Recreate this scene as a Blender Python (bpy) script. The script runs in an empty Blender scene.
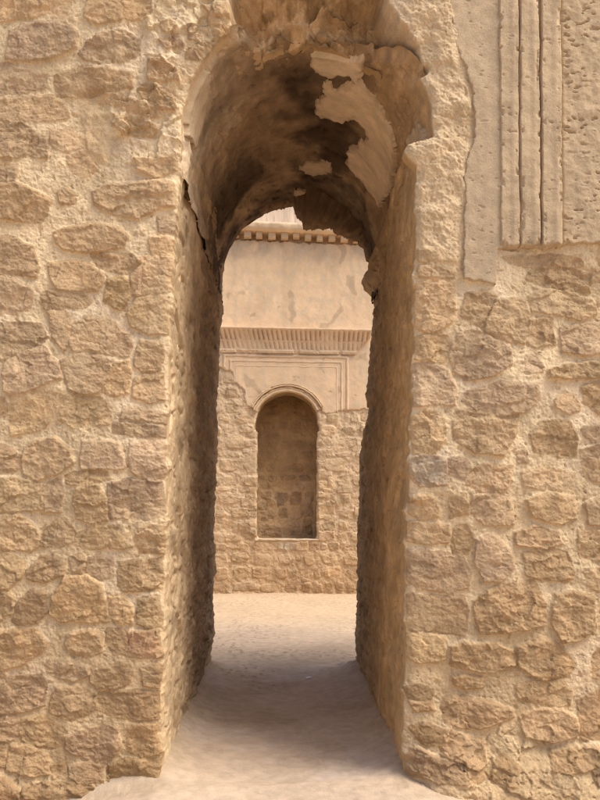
import bpy, math, random
import numpy as np
from mathutils import Vector

random.seed(7)
RNG = np.random.default_rng(11)
S = 170.0            # drawing units per metre on the near wall face
CX, CY, EYE = 283.0, 500.0, 1.65
TUN = 3.45           # thickness of the near wall
FARY = 10.0          # plane of the courtyard wall
FS = 3.0             # drawing units of the far wall are three times coarser

sc = bpy.context.scene
col = sc.collection

# ------------------------------------------------------------------ noise
_P = np.random.default_rng(5).permutation(512).astype(np.int64)
_A = np.random.default_rng(6).random(512) * 2 * np.pi
_GX, _GY = np.cos(_A), np.sin(_A)


def _h(ix, iy, seed):
    return _P[(_P[(ix + seed * 37) & 511] + iy) & 511]


def perlin(x, y, seed=0):
    x0 = np.floor(x); y0 = np.floor(y)
    fx = x - x0; fy = y - y0
    ix = x0.astype(np.int64); iy = y0.astype(np.int64)
    u = fx * fx * fx * (fx * (fx * 6 - 15) + 10)
    v = fy * fy * fy * (fy * (fy * 6 - 15) + 10)

    def g(dx, dy):
        h = _h(ix + dx, iy + dy, seed)
        return _GX[h] * (fx - dx) + _GY[h] * (fy - dy)
    a = g(0, 0); b = g(1, 0); c = g(0, 1); d = g(1, 1)
    return 1.5 * ((a + (b - a) * u) + ((c + (d - c) * u) - (a + (b - a) * u)) * v)


def fbm(x, y, wl, octs=4, seed=0, gain=0.5):
    r = np.zeros(np.broadcast(x, y).shape); a = 1.0; f = 1.0 / wl
    for o in range(octs):
        r += a * perlin(x * f + 3.7 * o, y * f - 5.1 * o, seed + o)
        a *= gain; f *= 2.07
    return r


def ridged(x, y, wl, octs=3, seed=0):
    r = np.zeros(np.broadcast(x, y).shape); a = 1.0; f = 1.0 / wl
    for o in range(octs):
        r += a * (1 - 2.2 * np.abs(perlin(x * f + 1.3 * o, y * f + 8.2 * o, seed + o)))
        a *= 0.5; f *= 2.1
    return r


def facets(x, y, wl, seed=0):
    """broken-stone facets: every cell is a small tilted plane at its own level"""
    X = x / wl; Y = y / wl
    ix = np.floor(X).astype(np.int64); iy = np.floor(Y).astype(np.int64)
    best = np.full(X.shape, 1e9); out = np.zeros(X.shape)
    for dx in (-1, 0, 1):
        for dy in (-1, 0, 1):
            h = _h(ix + dx, iy + dy, seed); h2 = _P[(h + 17) & 511]; h3 = _P[(h + 91) & 511]
            px = ix + dx + (h / 511.0); py = iy + dy + (h2 / 511.0)
            d = (X - px) ** 2 + (Y - py) ** 2
            v = (h3 / 511.0 - .5) * .7 + (X - px) * _GX[h] * .9 + (Y - py) * _GY[h] * .9
            m = d < best
            best = np.where(m, d, best); out = np.where(m, v, out)
    return out


def sstep(a, b, x):
    t = np.clip((x - a) / (b - a), 0, 1)
    return t * t * (3 - 2 * t)


# ------------------------------------------------------------------ polygons
def inside(px, py, poly):
    r = np.zeros(px.shape, bool); n = len(poly)
    for i in range(n):
        x1, y1 = poly[i]; x2, y2 = poly[(i + 1) % n]
        if y1 == y2:
            continue
        c = ((y1 > py) != (y2 > py)) & (px < (x2 - x1) * (py - y1) / (y2 - y1) + x1)
        r ^= c
    return r


def sdist(px, py, poly, near=False, closed=True):
    """signed distance, positive inside; optionally the nearest outline point"""
    n = len(poly); best = np.full(px.shape, 1e12)
    nx = np.zeros(px.shape); ny = np.zeros(px.shape)
    for i in range(n if closed else n - 1):
        x1, y1 = poly[i]; x2, y2 = poly[(i + 1) % n]
        ex, ey = x2 - x1, y2 - y1; L = ex * ex + ey * ey + 1e-9
        t = np.clip(((px - x1) * ex + (py - y1) * ey) / L, 0, 1)
        qx = x1 + t * ex; qy = y1 + t * ey
        d = (px - qx) ** 2 + (py - qy) ** 2
        m = d < best
        best = np.where(m, d, best)
        if near:
            nx = np.where(m, qx, nx); ny = np.where(m, qy, ny)
    d = np.sqrt(best)
    if closed:
        d = np.where(inside(px, py, poly), d, -d)
    return (d, nx, ny) if near else d


def parse(txt, ox, oy, s):
    out = []
    for line in txt.strip().splitlines():
        line = line.strip()
        if not line:
            continue
        h = None
        if '|' in line:
            h, line = line.split('|'); h = float(h)
        out.append((h, [(ox + float(a) / s, oy + float(b) / s) for a, b in (p.split(',') for p in line.split())]))
    return out


def rows(x0, x1, y0, y1, hr, wr, rng, skip=None, jit=.12):
    """a coursed rubble layout: uneven courses of rounded, jittered stones"""
    out = []; y = y0
    while y < y1:
        h = rng.uniform(*hr); x = x0 - rng.uniform(0, wr[1])
        while x < x1:
            w = rng.uniform(*wr)
            hh = h * rng.uniform(.78, 1.05)
            cx, cy = x + w / 2, y + h / 2 + rng.uniform(-.12, .12) * h
            if skip is None or not skip(cx, cy):
                a, b = (w - .10 * h) / 2, hh / 2 * .95
                p = []; ph = rng.uniform(-.08, .08)
                for k in range(10):
                    t = 2 * math.pi * k / 10 + rng.uniform(-.15, .15)
                    c, s_ = math.cos(t), math.sin(t); e = rng.uniform(.45, .75)
                    qx = a * math.copysign(abs(c) ** e, c) * rng.uniform(1 - jit, 1)
                    qy = b * math.copysign(abs(s_) ** e, s_) * rng.uniform(1 - jit, 1)
                    p.append((cx + qx - ph * qy, cy + qy + ph * qx))
                out.append((None, p))
            x += w + rng.uniform(0, .25) * h
        y += h * 1.04
    return out


# ------------------------------------------------------------------ meshes
def grid_mesh(name, P, mat, parent=None, mask=None, colr=None, flip=False):
    ny, nx = P.shape[:2]
    idx = np.arange(ny * nx).reshape(ny, nx)
    q = np.stack([idx[:-1, :-1], idx[1:, :-1], idx[1:, 1:], idx[:-1, 1:]], -1)
    q = q.reshape(-1, 4) if mask is None else q[mask]
    if flip:
        q = q[:, ::-1]
    used = np.zeros(ny * nx, bool); used[q.ravel()] = True
    remap = np.cumsum(used) - 1
    V = P.reshape(-1, 3)[used]; q = remap[q]
    me = bpy.data.meshes.new(name)
    me.vertices.add(len(V)); me.vertices.foreach_set('co', V.astype(np.float32).ravel())
    me.loops.add(q.size); me.loops.foreach_set('vertex_index', q.astype(np.int32).ravel())
    me.polygons.add(len(q))
    me.polygons.foreach_set('loop_start', np.arange(0, q.size, 4, dtype=np.int32))
    me.polygons.foreach_set('loop_total', np.full(len(q), 4, dtype=np.int32))
    me.polygons.foreach_set('use_smooth', np.ones(len(q), bool))
    if colr is not None:
        C = np.ones((len(V), 4), np.float32); C[:, :3] = colr.reshape(-1, 3)[used]
        at = me.color_attributes.new('Tint', 'FLOAT_COLOR', 'POINT')
        at.data.foreach_set('color', C.ravel())
    me.update(calc_edges=True); me.validate()
    me.materials.append(mat)
    ob = bpy.data.objects.new(name, me); col.objects.link(ob)
    if parent is not None:
        ob.parent = parent
    return ob


def poly_mesh(name, V, F, mat, parent=None, smooth=False, tint=None):
    me = bpy.data.meshes.new(name); me.from_pydata([tuple(v) for v in V], [], F)
    if smooth:
        me.polygons.foreach_set('use_smooth', np.ones(len(F), bool))
    if tint is not None:
        at = me.color_attributes.new('Tint', 'FLOAT_COLOR', 'POINT')
        at.data.foreach_set('color', np.tile(np.array([*tint, 1], np.float32), len(V)))
    me.update(); me.materials.append(mat)
    ob = bpy.data.objects.new(name, me); col.objects.link(ob)
    if parent is not None:
        ob.parent = parent
    return ob


def empty(name, label, cat, loc=(0, 0, 0)):
    o = bpy.data.objects.new(name, None); col.objects.link(o); o.location = loc
    o['label'] = label; o['category'] = cat; o['kind'] = 'thing'
    return o


def axis(a, b, fine0, fine1, step, coarse):
    """grid coordinates: fine inside [fine0, fine1], widening outside"""
    l = list(np.arange(fine0, fine1 + step / 2, step)); s = step; x = fine1
    while x < b:
        s = min(s * 1.25, coarse); x += s; l.append(x)
    s = step; x = fine0; pre = []
    while x > a:
        s = min(s * 1.25, coarse); x -= s; pre.append(x)
    return np.array(pre[::-1] + l)


def W(px, py, depth):
    """near wall face: drawing units to metres"""
    return np.stack(np.broadcast_arrays((px - CX) / S, depth, EYE + (CY - py) / S), -1)


def WF(u, v, depth):
    """courtyard wall face"""
    return np.stack(np.broadcast_arrays((u - CX) * FS / S, FARY + depth, EYE + (CY - v) * FS / S), -1)


# ------------------------------------------------------------------ materials
def stone_mat(name, scale=1.0, bump=.35, speck=.16, rough=.95):
    m = bpy.data.materials.new(name); m.use_nodes = True
    nt = m.node_tree; N = nt.nodes; L = nt.links
    b = N['Principled BSDF']; b.inputs['Roughness'].default_value = rough
    b.inputs['Specular IOR Level'].default_value = .12
    at = N.new('ShaderNodeAttribute'); at.attribute_name = 'Tint'
    tc = N.new('ShaderNodeTexCoord')
    n1 = N.new('ShaderNodeTexNoise'); n1.inputs['Scale'].default_value = 120 / scale
    n1.inputs['Detail'].default_value = 6; n1.inputs['Roughness'].default_value = .7
    n2 = N.new('ShaderNodeTexNoise'); n2.inputs['Scale'].default_value = 9 / scale
    n2.inputs['Detail'].default_value = 5; n2.inputs['Roughness'].default_value = .62
    L.new(tc.outputs['Object'], n1.inputs['Vector']); L.new(tc.outputs['Object'], n2.inputs['Vector'])
    r1 = N.new('ShaderNodeMapRange'); r1.inputs['From Min'].default_value = .3; r1.inputs['From Max'].default_value = .7
    r1.inputs['To Min'].default_value = 1 - speck; r1.inputs['To Max'].default_value = 1 + speck
    r2 = N.new('ShaderNodeMapRange'); r2.inputs['From Min'].default_value = .3; r2.inputs['From Max'].default_value = .7
    r2.inputs['To Min'].default_value = 1 - speck * .9; r2.inputs['To Max'].default_value = 1 + speck * .9
    L.new(n1.outputs['Fac'], r1.inputs['Value']); L.new(n2.outputs['Fac'], r2.inputs['Value'])
    mu = N.new('ShaderNodeMath'); mu.operation = 'MULTIPLY'
    L.new(r1.outputs[0], mu.inputs[0]); L.new(r2.outputs[0], mu.inputs[1])
    vm = N.new('ShaderNodeVectorMath'); vm.operation = 'SCALE'
    L.new(at.outputs['Color'], vm.inputs[0]); L.new(mu.outputs[0], vm.inputs['Scale'])
    L.new(vm.outputs[0], b.inputs['Base Color'])
    bp = N.new('ShaderNodeBump'); bp.inputs['Strength'].default_value = bump
    bp.inputs['Distance'].default_value = .012 * scale
    L.new(n1.outputs['Fac'], bp.inputs['Height']); L.new(bp.outputs['Normal'], b.inputs['Normal'])
    return m


M_STONE = stone_mat('rubble_masonry', bump=.45, speck=.2)
M_PLAST = stone_mat('old_plaster', bump=.38, speck=.13)
M_VAULT = stone_mat('sooty_vault', bump=.4, speck=.22)
M_FAR = stone_mat('far_masonry', scale=2.2, bump=.35, speck=.15)
M_FARP = stone_mat('far_plaster', scale=2.2, bump=.12, speck=.06)
M_GROUND = stone_mat('packed_earth', scale=.8, bump=.3, speck=.15)
M_PAPER = stone_mat('paper', bump=.05, speck=.03)

STONE_COL = np.array([(.435, .302, .175), (.405, .280, .165), (.46, .322, .186), (.42, .288, .163),
                      (.44, .306, .178), (.385, .270, .168), (.47, .334, .196), (.415, .296, .19)])
MORTAR = np.array((.635, .495, .32))
DUST = np.array((.50, .365, .22))


def lay_stones(X, Y, stones, rng, hr=(3, 8), rim=4.5, warp=1.2, wl=13, rough=1.0, cols=STONE_COL, tintj=.085, fill=3.0, hs=.50):
    """relief of a rubble wall: returns height, stone mask and colour on the grid X, Y"""
    H = np.zeros(X.shape); M = np.zeros(X.shape); C = np.zeros(X.shape + (3,)); C[:] = MORTAR
    xs, ys = X[0], Y[:, 0]
    for h, poly in stones:
        a = np.array(poly); mg = fill + 2.5 * warp + rim; x0, y0 = a.min(0) - mg; x1, y1 = a.max(0) + mg
        i0, i1 = np.searchsorted(xs, [x0, x1]); j0, j1 = np.searchsorted(ys, [y0, y1])
        if i1 - i0 < 2 or j1 - j0 < 2:
            rng.random(8); continue
        sx, sy = X[j0:j1, i0:i1], Y[j0:j1, i0:i1]
        sd_ = int(rng.integers(0, 400))
        d = sdist(sx + warp * fbm(sx, sy, wl, 3, sd_), sy + warp * fbm(sx, sy, wl, 3, sd_ + 7), poly)
        d = d + fill
        rr = rim * rng.uniform(.5, 1.2)
        c = a.mean(0); ext = a.max(0) - a.min(0)
        up = (c[1] - sy) / (ext[1] * .5) + .35 * (sx - c[0]) / (ext[0] * .5)
        rr = rr * (.6 + 1.15 * sstep(-.1, .9, up))        # mortar banks up on the upper edges
        prof = sstep(0, 1, d / rr) ** .75
        hh = (h if h is not None else rng.uniform(*hr)) * hs * (rng.uniform(.85, 1.15) if rng.random() < .65 else rng.uniform(.3, .55))
        tx, ty = rng.normal(0, .05, 2)
        tilt = tx * (sx - c[0]) + ty * (sy - c[1])
        tilt = np.clip(tilt, -hh * .5, hh * .5)
        chip = facets(sx + 1.8 * fbm(sx, sy, 8, 2, sd_ + 3), (sy + 1.8 * fbm(sx, sy, 8, 2, sd_ + 5)) * 1.4, wl * rng.uniform(1.0, 2.0), sd_ + 11)
        am = rough * rng.uniform(.5, 1.25)
        rel = chip * 1.75 * am + fbm(sx, sy * 1.25, wl * 1.6, 5, sd_ + 1, .62) * 1.25 * am + fbm(sx * .8, sy, wl * .42, 3, sd_ + 2, .7) * .5 * rough + perlin(sx / (wl * .19), sy / (wl * .17), sd_ + 4) * .3 * rough
        rel = rel - .6 * rough * sstep(.95, 1.1, ridged(sx * .55, sy * 1.3, wl * 2.2, 2, sd_ + 41))   # fracture lines
        # rounded shoulders: big stones dome a little
        dome = sstep(0, 1, d / max(6.0, .35 * min(ext))) * hh * .06
        hst = prof * (hh * .8 + dome + tilt + rel)
        m = prof > M[j0:j1, i0:i1]
        H[j0:j1, i0:i1] = np.where(m, hst, H[j0:j1, i0:i1])
        M[j0:j1, i0:i1] = np.where(m, prof, M[j0:j1, i0:i1])
        base = cols[int(rng.integers(0, len(cols)))] * (1 + rng.normal(0, tintj))
        base = base * np.array((1 + rng.normal(0, .007), 1, 1 + rng.normal(0, .018)))
        v = (1 + .14 * fbm(sx, sy, wl * 1.6, 5, sd_ + 21, .6) + .07 * fbm(sx, sy, wl * .3, 2, sd_ + 23, .7))[..., None]
        cov = sstep(.25, .6, prof * (1 + .6 * sstep(0, .8, up)) + .22 * fbm(sx, sy, wl, 3, sd_ + 31))[..., None]
        cc = MORTAR * (1 - cov) + base * v * cov
        C[j0:j1, i0:i1] = np.where(m[..., None], cc, C[j0:j1, i0:i1])
    return H, M, C


# ================================================================== NEAR WALL
TILES = [
    (0, 0, 3.3333, '''
0,-30 60,-40 230,-20 240,20 225,45 150,50 60,62 0,65 -60,60 -60,-30
300,-20 500,-30 505,40 480,70 400,75 310,85 290,60
7|40,110 75,80 150,75 240,90 260,115 255,160 190,185 130,200 60,200 25,195
5|270,180 300,145 350,115 410,105 470,140 460,185 400,205 340,213 280,200
5|-60,210 30,215 150,255 145,290 60,305 -60,320
185,250 280,225 370,230 440,245 440,290 340,310 250,318 190,315
7|-60,330 60,325 170,315 220,350 225,385 140,400 60,400 -60,400
-60,410 70,410 110,440 90,470 -60,480
11|330,300 400,315 460,345 530,366 535,390 480,384 430,372 395,352 330,335
13|500,210 540,205 590,240 590,270 500,262
9|465,300 520,285 575,330 580,360 540,350 480,325
8|545,75 575,70 590,95 570,115 545,105
8|540,140 600,125 610,150 560,165
5|380,380 470,395 520,420 500,450 430,440 380,420'''),
    (0, 135, 3.3333, '''
-60,-30 70,0 95,10 85,60 60,75 -60,70
100,10 160,15 155,70 100,70
9|170,-20 230,-20 290,10 270,40 220,50 180,40
3|225,70 280,40 320,110 270,130 235,115
-60,85 60,110 50,155 -60,160
7|-60,165 60,165 110,185 165,215 150,265 130,285 60,280 -60,270
6|195,190 220,165 245,190 245,220 205,225
9|310,185 350,160 440,155 520,145 580,160 580,230 500,255 460,275 400,262 350,250 315,225
8|180,320 230,300 320,290 400,310 425,340 410,370 330,380 280,385 220,375 190,360
4|-60,340 50,340 110,375 125,440 118,465 -60,460
7|160,425 220,415 290,420 340,460 345,490 320,515 200,510 170,480
4|300,395 330,385 440,400 470,430 440,460 360,450 320,430
6|500,345 550,335 585,350 580,400 510,400
530,275 580,270 585,320 535,320
8|450,75 520,80 580,60 590,110 520,140 460,110
6|445,420 500,400 570,410 575,510 550,525 450,530 440,470'''),
    (0, 270, 3.3333, '''
-60,20 40,20 110,70 100,110 50,145 -60,140
7|140,80 190,65 290,85 305,100 280,118 200,122 150,125
6|360,30 400,20 435,40 420,110 400,130 350,100
5|160,140 200,125 240,150 240,200 215,265 180,225
8|245,180 290,150 360,155 430,210 440,250 430,285 370,285 300,262 245,268 235,235
3|-60,185 60,175 130,180 160,225 130,250 60,270 20,300 -60,300
8|20,310 100,265 150,262 205,330 205,360 130,390 50,415 20,400 15,350
7|205,300 260,280 330,285 380,300 370,350 330,410 290,415 240,400
7|385,310 430,305 440,340 425,405 380,418 352,405
7|455,95 500,85 555,90 555,210 500,212 440,185 425,150
7|470,235 540,240 545,270 530,330 480,335 455,320
6|450,360 500,335 540,345 545,430 500,440 445,420
6|185,410 240,405 360,435 370,480 370,510 300,520 250,525 200,495
4|40,425 100,405 175,410 180,460 165,500 130,530 40,550
-60,420 20,425 25,480 -60,500'''),
    (0, 405, 3.3333, '''
-60,130 20,135 70,170 75,205 30,222 -60,220
8|85,150 120,118 180,110 240,150 245,190 200,225 130,245 85,225 78,185
7|280,125 340,118 400,130 418,205 390,212 330,205 280,210
6|440,130 490,115 550,125 548,235 510,245 450,225 435,180
5|415,10 500,10 560,30 555,60 500,55 410,45
4|380,60 460,60 550,75 550,105 440,100 385,90
225,235 300,215 360,225 370,245 300,262 230,262
5|-60,240 60,240 140,265 145,345 70,350 -60,355
5|150,265 205,245 215,290 200,355 155,355
6|260,285 320,265 360,305 360,380 310,387 265,375 255,330
7|370,265 430,248 540,255 550,360 490,380 440,372 370,375
-60,365 70,365 125,420 125,470 100,485 60,478 -60,480
150,420 200,375 250,410 255,450 200,470 140,465
270,430 330,400 360,410 370,450 350,470 300,475 265,460
365,405 405,400 410,450 440,470 370,475
465,410 490,395 550,405 545,490 470,490 455,450'''),
    (0, 540, 3.3333, '''
5|-60,30 20,30 85,70 75,120 30,160 -60,155
7|100,100 140,55 190,50 220,70 215,110 150,140 100,125
240,60 270,45 285,60 280,105 250,105
6|300,60 340,45 380,60 375,125 340,128 290,100
5|400,70 470,65 475,165 420,168 398,150
5|482,75 540,60 540,165 480,165
7|-60,165 20,168 45,190 40,240 -60,260
7|50,250 75,195 110,160 155,170 160,235 130,270 80,278 45,270
8|185,180 220,125 300,115 340,145 360,265 310,270 250,260 210,268 172,245
370,190 410,180 440,220 440,270 400,278 375,250
6|465,195 530,180 540,280 500,290 465,275
9|-60,320 60,295 120,292 160,340 130,380 60,415 0,432 -60,430
6|235,310 300,295 345,315 340,365 290,385 235,370 225,345
5|365,295 425,298 430,330 410,365 385,375 360,330
6|430,300 530,300 540,385 480,388 415,370 425,345
7|160,410 220,400 290,415 295,445 250,465 190,450 160,430
8|310,445 360,415 430,400 445,430 430,470 390,492 330,488 305,470
7|480,420 520,405 540,420 530,485 485,480'''),
    (0, 665, 3.3333, '''
7|-60,40 60,35 140,35 155,60 145,130 60,155 -60,158
6|180,110 190,75 260,70 320,100 325,140 240,180 170,150
8|330,90 400,80 530,85 530,170 450,178 380,165 330,140
6|-60,170 50,165 65,200 60,230 30,248 -60,245
6|80,180 140,165 215,210 215,260 170,275 80,245 70,220
5|220,240 290,215 390,200 400,270 360,320 300,310 225,275
7|430,195 520,190 530,290 470,300 430,280
6|40,265 100,255 160,300 165,355 110,360 30,345
-60,260 20,260 25,340 -60,350
175,330 220,320 225,365 185,370
6|235,340 300,315 345,330 340,385 280,385 240,365
9|360,340 420,310 535,315 535,380 440,400 370,395
6|-60,370 20,370 70,410 65,450 -60,480
4|90,400 200,385 300,390 330,430 200,470 80,470'''),
    (400, 240, 3.0, '''
12|55,80 100,65 165,95 160,105 100,110 60,110
6|55,30 100,25 165,40 165,60 60,60
7|50,130 100,112 165,125 165,230 130,260 80,275 50,250
3|200,160 250,150 290,165 265,220 245,255 190,225
6|290,175 385,175 390,210 370,310 330,305 255,270 265,220
8|390,170 420,145 500,150 580,180 590,215 550,235 450,220 400,210
6|390,95 420,80 500,80 570,100 570,150 520,150 440,140 385,115
4|310,50 420,40 540,50 550,75 420,80 340,70
580,80 660,75 660,120 580,120
6|385,240 455,235 460,310 400,320 375,300
7|485,265 560,250 660,255 660,320 560,345 490,330
9|445,395 500,375 660,360 660,410 540,412 450,412
6|375,350 420,340 420,395 375,398
7|150,345 185,275 230,270 330,325 330,370 280,405 200,418 170,390
4|50,290 130,275 155,310 130,360 50,350
5|45,370 110,370 150,395 165,450 160,490 100,490 40,495'''),
    (400, 380, 3.0, '''
6|200,35 300,10 410,15 415,60 370,95 300,110 230,90 190,60
6|165,90 230,85 310,105 350,95 345,150 320,200 300,225 220,215 160,175
5|35,110 80,90 135,120 130,170 100,220 40,215
6|465,60 490,35 530,50 535,90 500,98 470,80
550,20 600,0 680,0 680,100 600,100 555,70
7|390,165 420,130 500,120 530,160 525,225 480,230 400,210
9|30,235 70,222 135,240 138,310 60,320 30,280
6|140,240 180,230 215,265 180,300 145,290
4|200,280 250,250 330,260 330,300 300,335 240,335 195,315
5|365,275 430,262 525,280 520,335 430,330 370,315
5|355,215 375,215 380,245 355,245
550,140 600,130 680,130 680,190 580,185 550,165
545,210 600,190 680,200 680,305 580,300 550,250
6|30,350 90,345 115,370 110,410 60,415 30,400
150,350 190,340 205,370 200,400 150,410
6|215,345 300,345 330,360 330,430 250,432 215,400
8|380,360 440,330 520,350 525,410 480,430 400,410
7|560,375 600,350 680,350 680,430 570,430
20,425 100,430 145,440 140,480 90,490 25,480'''),
    (400, 520, 3.0, '''
7|25,90 80,95 185,105 210,160 200,200 150,215 60,205 25,180
4|155,55 165,20 200,15 215,60 200,100 160,95
7|225,60 270,38 330,95 335,140 300,180 250,180 225,130
5|345,40 400,15 470,40 480,70 430,80 350,70
7|370,100 420,80 500,100 520,160 500,182 430,175 375,160
6|540,35 600,30 680,30 680,110 600,118 540,110
550,155 600,140 680,140 680,215 570,210
6|25,225 90,225 190,230 200,270 190,340 120,335 30,330
7|225,240 270,205 350,190 400,180 430,250 430,310 360,325 300,330 240,335 225,290
11|460,220 510,210 580,230 585,320 530,360 480,360 455,310
8|25,345 90,340 135,355 130,415 60,425 25,410
8|155,385 190,365 290,370 340,400 330,440 250,450 155,430
8|350,380 420,350 480,370 520,430 500,460 420,475 350,430
575,410 600,380 680,380 680,480 580,470'''),
    (400, 650, 3.0, '''
6|155,80 200,70 250,80 245,105 190,110 160,100
9|345,100 400,90 490,95 510,120 500,160 430,158 350,140
10|130,140 170,132 270,150 325,175 330,190 260,220 180,225 130,200
5|15,115 60,105 100,120 90,145 30,145
6|30,155 90,150 100,175 50,180
9|355,195 400,175 480,175 520,200 520,245 450,262 370,245
5|530,150 600,110 680,110 680,260 540,255
7|30,230 70,215 130,235 120,280 60,270
10|115,260 140,235 240,260 245,320 220,335 120,300
11|15,310 40,285 100,310 185,330 185,370 100,372 20,360
5|190,330 240,345 230,370 190,365
8|440,290 500,280 580,275 600,320 500,350 440,340
7|560,350 600,335 680,340 680,380 570,380
6|250,345 300,345 330,380 270,370
6|270,320 300,300 350,340 330,350'''),
    (150, 0, 4.0, '''
6|160,105 240,105 255,180 160,155
11|210,20 320,20 335,70 250,65
5|230,60 280,60 280,105 240,95
5|150,200 190,175 240,200 200,240 150,235
8|-20,340 60,350 100,400 100,440 40,430
6|260,110 340,90 370,150 340,185 270,180'''),
]
STONES = []
for ox, oy, s_, t_ in TILES:
    STONES += parse(t_, ox, oy, s_)


def in_frame(x, y):
    return -12 < x < 618 and -8 < y < 792


def skip_near(x, y):
    if in_frame(x, y):
        return True
    if x > 440 and -230 < y < 250:      # behind the plaster panel
        return True
    return False


STONES += rows(-560, 1130, -460, 900, (26, 42), (30, 70), np.random.default_rng(21), skip_near)

# opening in the face: jamb outlines and the barrel section
LEFT = [(178, 160), (176, 200), (171, 260), (168, 350), (166, 450), (165, 530), (163, 650), (161, 730), (158, 830)]
RIGHT = [(417, 165), (417, 270), (415, 380), (412, 420), (410, 480), (408, 540), (407, 640), (405, 700), (403, 830)]
VCX, VCY, VR = 307.0, 130.0, 127.0
arc = [(VCX - VR * math.cos(a), VCY - VR * math.sin(a)) for a in np.linspace(0, math.pi, 40)]
OPEN = [(158, 830)] + LEFT[::-1][1:] + [(180.5, 150)] + arc + [(433, 138), (424, 140), (410, 144), (405, 150), (409, 157)] + RIGHT

fr_ = []
for (a0, b0), (a1, b1) in zip(OPEN, OPEN[1:] + OPEN[:1]):
    n = max(1, int(math.hypot(a1 - a0, b1 - b0) / 3))
    fr_ += [(a0 + (a1 - a0) * k / n, b0 + (b1 - b0) * k / n) for k in range(n)]
fa = np.array(fr_)
push = np.clip(fbm(fa[:, 1], fa[:, 0] * .2, 22, 4, 119, .6) * 3.2 + 1.0, 0, 4.5) * np.where(fa[:, 1] > 150, 1, .5)
fa[:, 0] += np.where(fa[:, 0] < 290, 1, -1) * push
OPEN = [tuple(p_) for p_ in fa]
xs = axis(-200, 800, -8, 608, .84, 2.0)
xs = np.concatenate([np.arange(-540, xs[0] - 3, 6.0), xs, np.arange(xs[-1] + 6, 1104, 6.0)])
ys = axis(-150, 812, -48, 806, .84, 7.0)
X, Y = np.meshgrid(xs, ys)
rngS = np.random.default_rng(3)
H, M, C = lay_stones(X, Y, STONES, rngS, hr=(3.5, 7.5), rim=3.4)
# mortar: granular, uneven, smeared over some of the stone edges
mort = fbm(X, Y, 16, 5, 41, .62) * .8 + fbm(X, Y, 3.0, 2, 45, .7) * .5 + 1.6 * fbm(X, Y, 60, 2, 48)
H = H * (1 - 0) + mort * (1 - M)
smear = sstep(.15, .55, fbm(X, Y, 46, 4, 61)) * .75
H = H * (1 - smear * .36) + (smear * .36) * (2.8 + mort)
wsm = (smear * .36)[..., None]
C = C * (1 - wsm) + (MORTAR * .93) * wsm
# slow bulges of the whole face
H += 7 * fbm(X, Y, 210, 3, 70)
pits = sstep(.55, .75, fbm(X, Y, 7, 2, 77))
H -= pits * 1.3 * (1 - M)
# broken zones: left springing, strip between arch and plaster panel, eroded foot
br = np.maximum(sstep(55, 15, -sdist(X, Y, [(142, -60), (236, -60), (243, 46), (200, 66), (180, 150), (150, 150), (110, 130), (100, 96)])) * 0, 0)
ZL = [(140, -40), (238, -40), (246, 48), (205, 62), (180, 152), (128, 158), (104, 128), (98, 96), (150, 84)]
ZR = [(372, -40), (448, -40), (452, 45), (470, 100), (470, 140), (462, 165), (460, 268), (420, 262), (417, 165), (400, 145), (432, 130), (425, 70), (398, 30)]
zl = sstep(-9, 6, sdist(X, Y, ZL)); zr = sstep(-7, 6, sdist(X, Y, ZR))
foot = sstep(690, 775, Y + 16 * fbm(X, Y, 60, 2, 81)) * sstep(395, 450, X)
footl = sstep(745, 800, Y + 10 * fbm(X, Y, 60, 2, 82)) * sstep(120, 60, X)
rag = ridged(X, Y * 1.15, 38, 4, 90) * 2.6 + facets(X + 4 * fbm(X, Y, 11, 2, 93), Y + 4 * fbm(X, Y, 11, 2, 94), 22, 95) * 7.0
H += rag * (zl * .62 + 0.07 * zr + .6 * foot + .4 * footl)
H += foot * (10 + 18 * sstep(730, 800, Y)) + footl * 8
dg = (X + .8 * Y) * .7; dh = (Y - .8 * X) * .7
H += zr * (fbm(dg * .55, dh * 1.2, 13, 5, 97, .6) * 1.05 + fbm(X, Y, 34, 3, 98) * 2.2 + 1)
C = C * (1 - .55 * zr[..., None]) + (np.array((.49, .36, .23)) * (1 + .14 * fbm(X, Y, 22, 4, 99))[..., None]) * .55 * zr[..., None]
# the brown smear between the two old sockets on the left
sk = sstep(-4, 5, sdist(X, Y, [(74, 92), (104, 92), (112, 120), (104, 160), (84, 150), (80, 120)]))
H = H * (1 - sk) + sk * (-3 + fbm(X, Y, 12, 4, 101) * 1.3)
C = C * (1 - .5 * sk[..., None]) + .5 * sk[..., None] * np.array((.40, .27, .15))
# colour drift: dust, rain wash, and painted light falloff darkening the foot
C = C * (1 + .06 * fbm(X, Y, 3.0, 2, 109, .7))[..., None]
wash = fbm(X, Y * .6, 120, 4, 110)[..., None]
C = C * (1 + .10 * wash)
dust = sstep(-.1, .6, fbm(X, Y, 70, 4, 113))[..., None] * .35
C = C * (1 - dust) + DUST * dust
lime = (sstep(.15, .6, fbm(X, Y, 90, 4, 114)) * (1 - M))[..., None] * .45
C = C * (1 - lime) + lime * np.array((.70, .57, .42))
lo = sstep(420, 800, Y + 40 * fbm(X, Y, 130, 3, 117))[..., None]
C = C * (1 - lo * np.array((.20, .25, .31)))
grey = sstep(-2, 3, sdist(X, Y, [(410, 459), (423, 454), (445, 460), (446, 483), (420, 486), (410, 473)]))[..., None]
C = C * (1 - grey) + grey * np.array((.40, .315, .225)) * (1 + .15 * fbm(X, Y, 14, 3, 118))[..., None]
pink = sstep(-2, 3, sdist(X, Y, [(127, 632), (159, 630), (161, 655), (140, 656), (126, 650)]))[..., None]
C = C * (1 - .5 * pink) + .5 * pink * np.array((.45, .27, .17))

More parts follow.
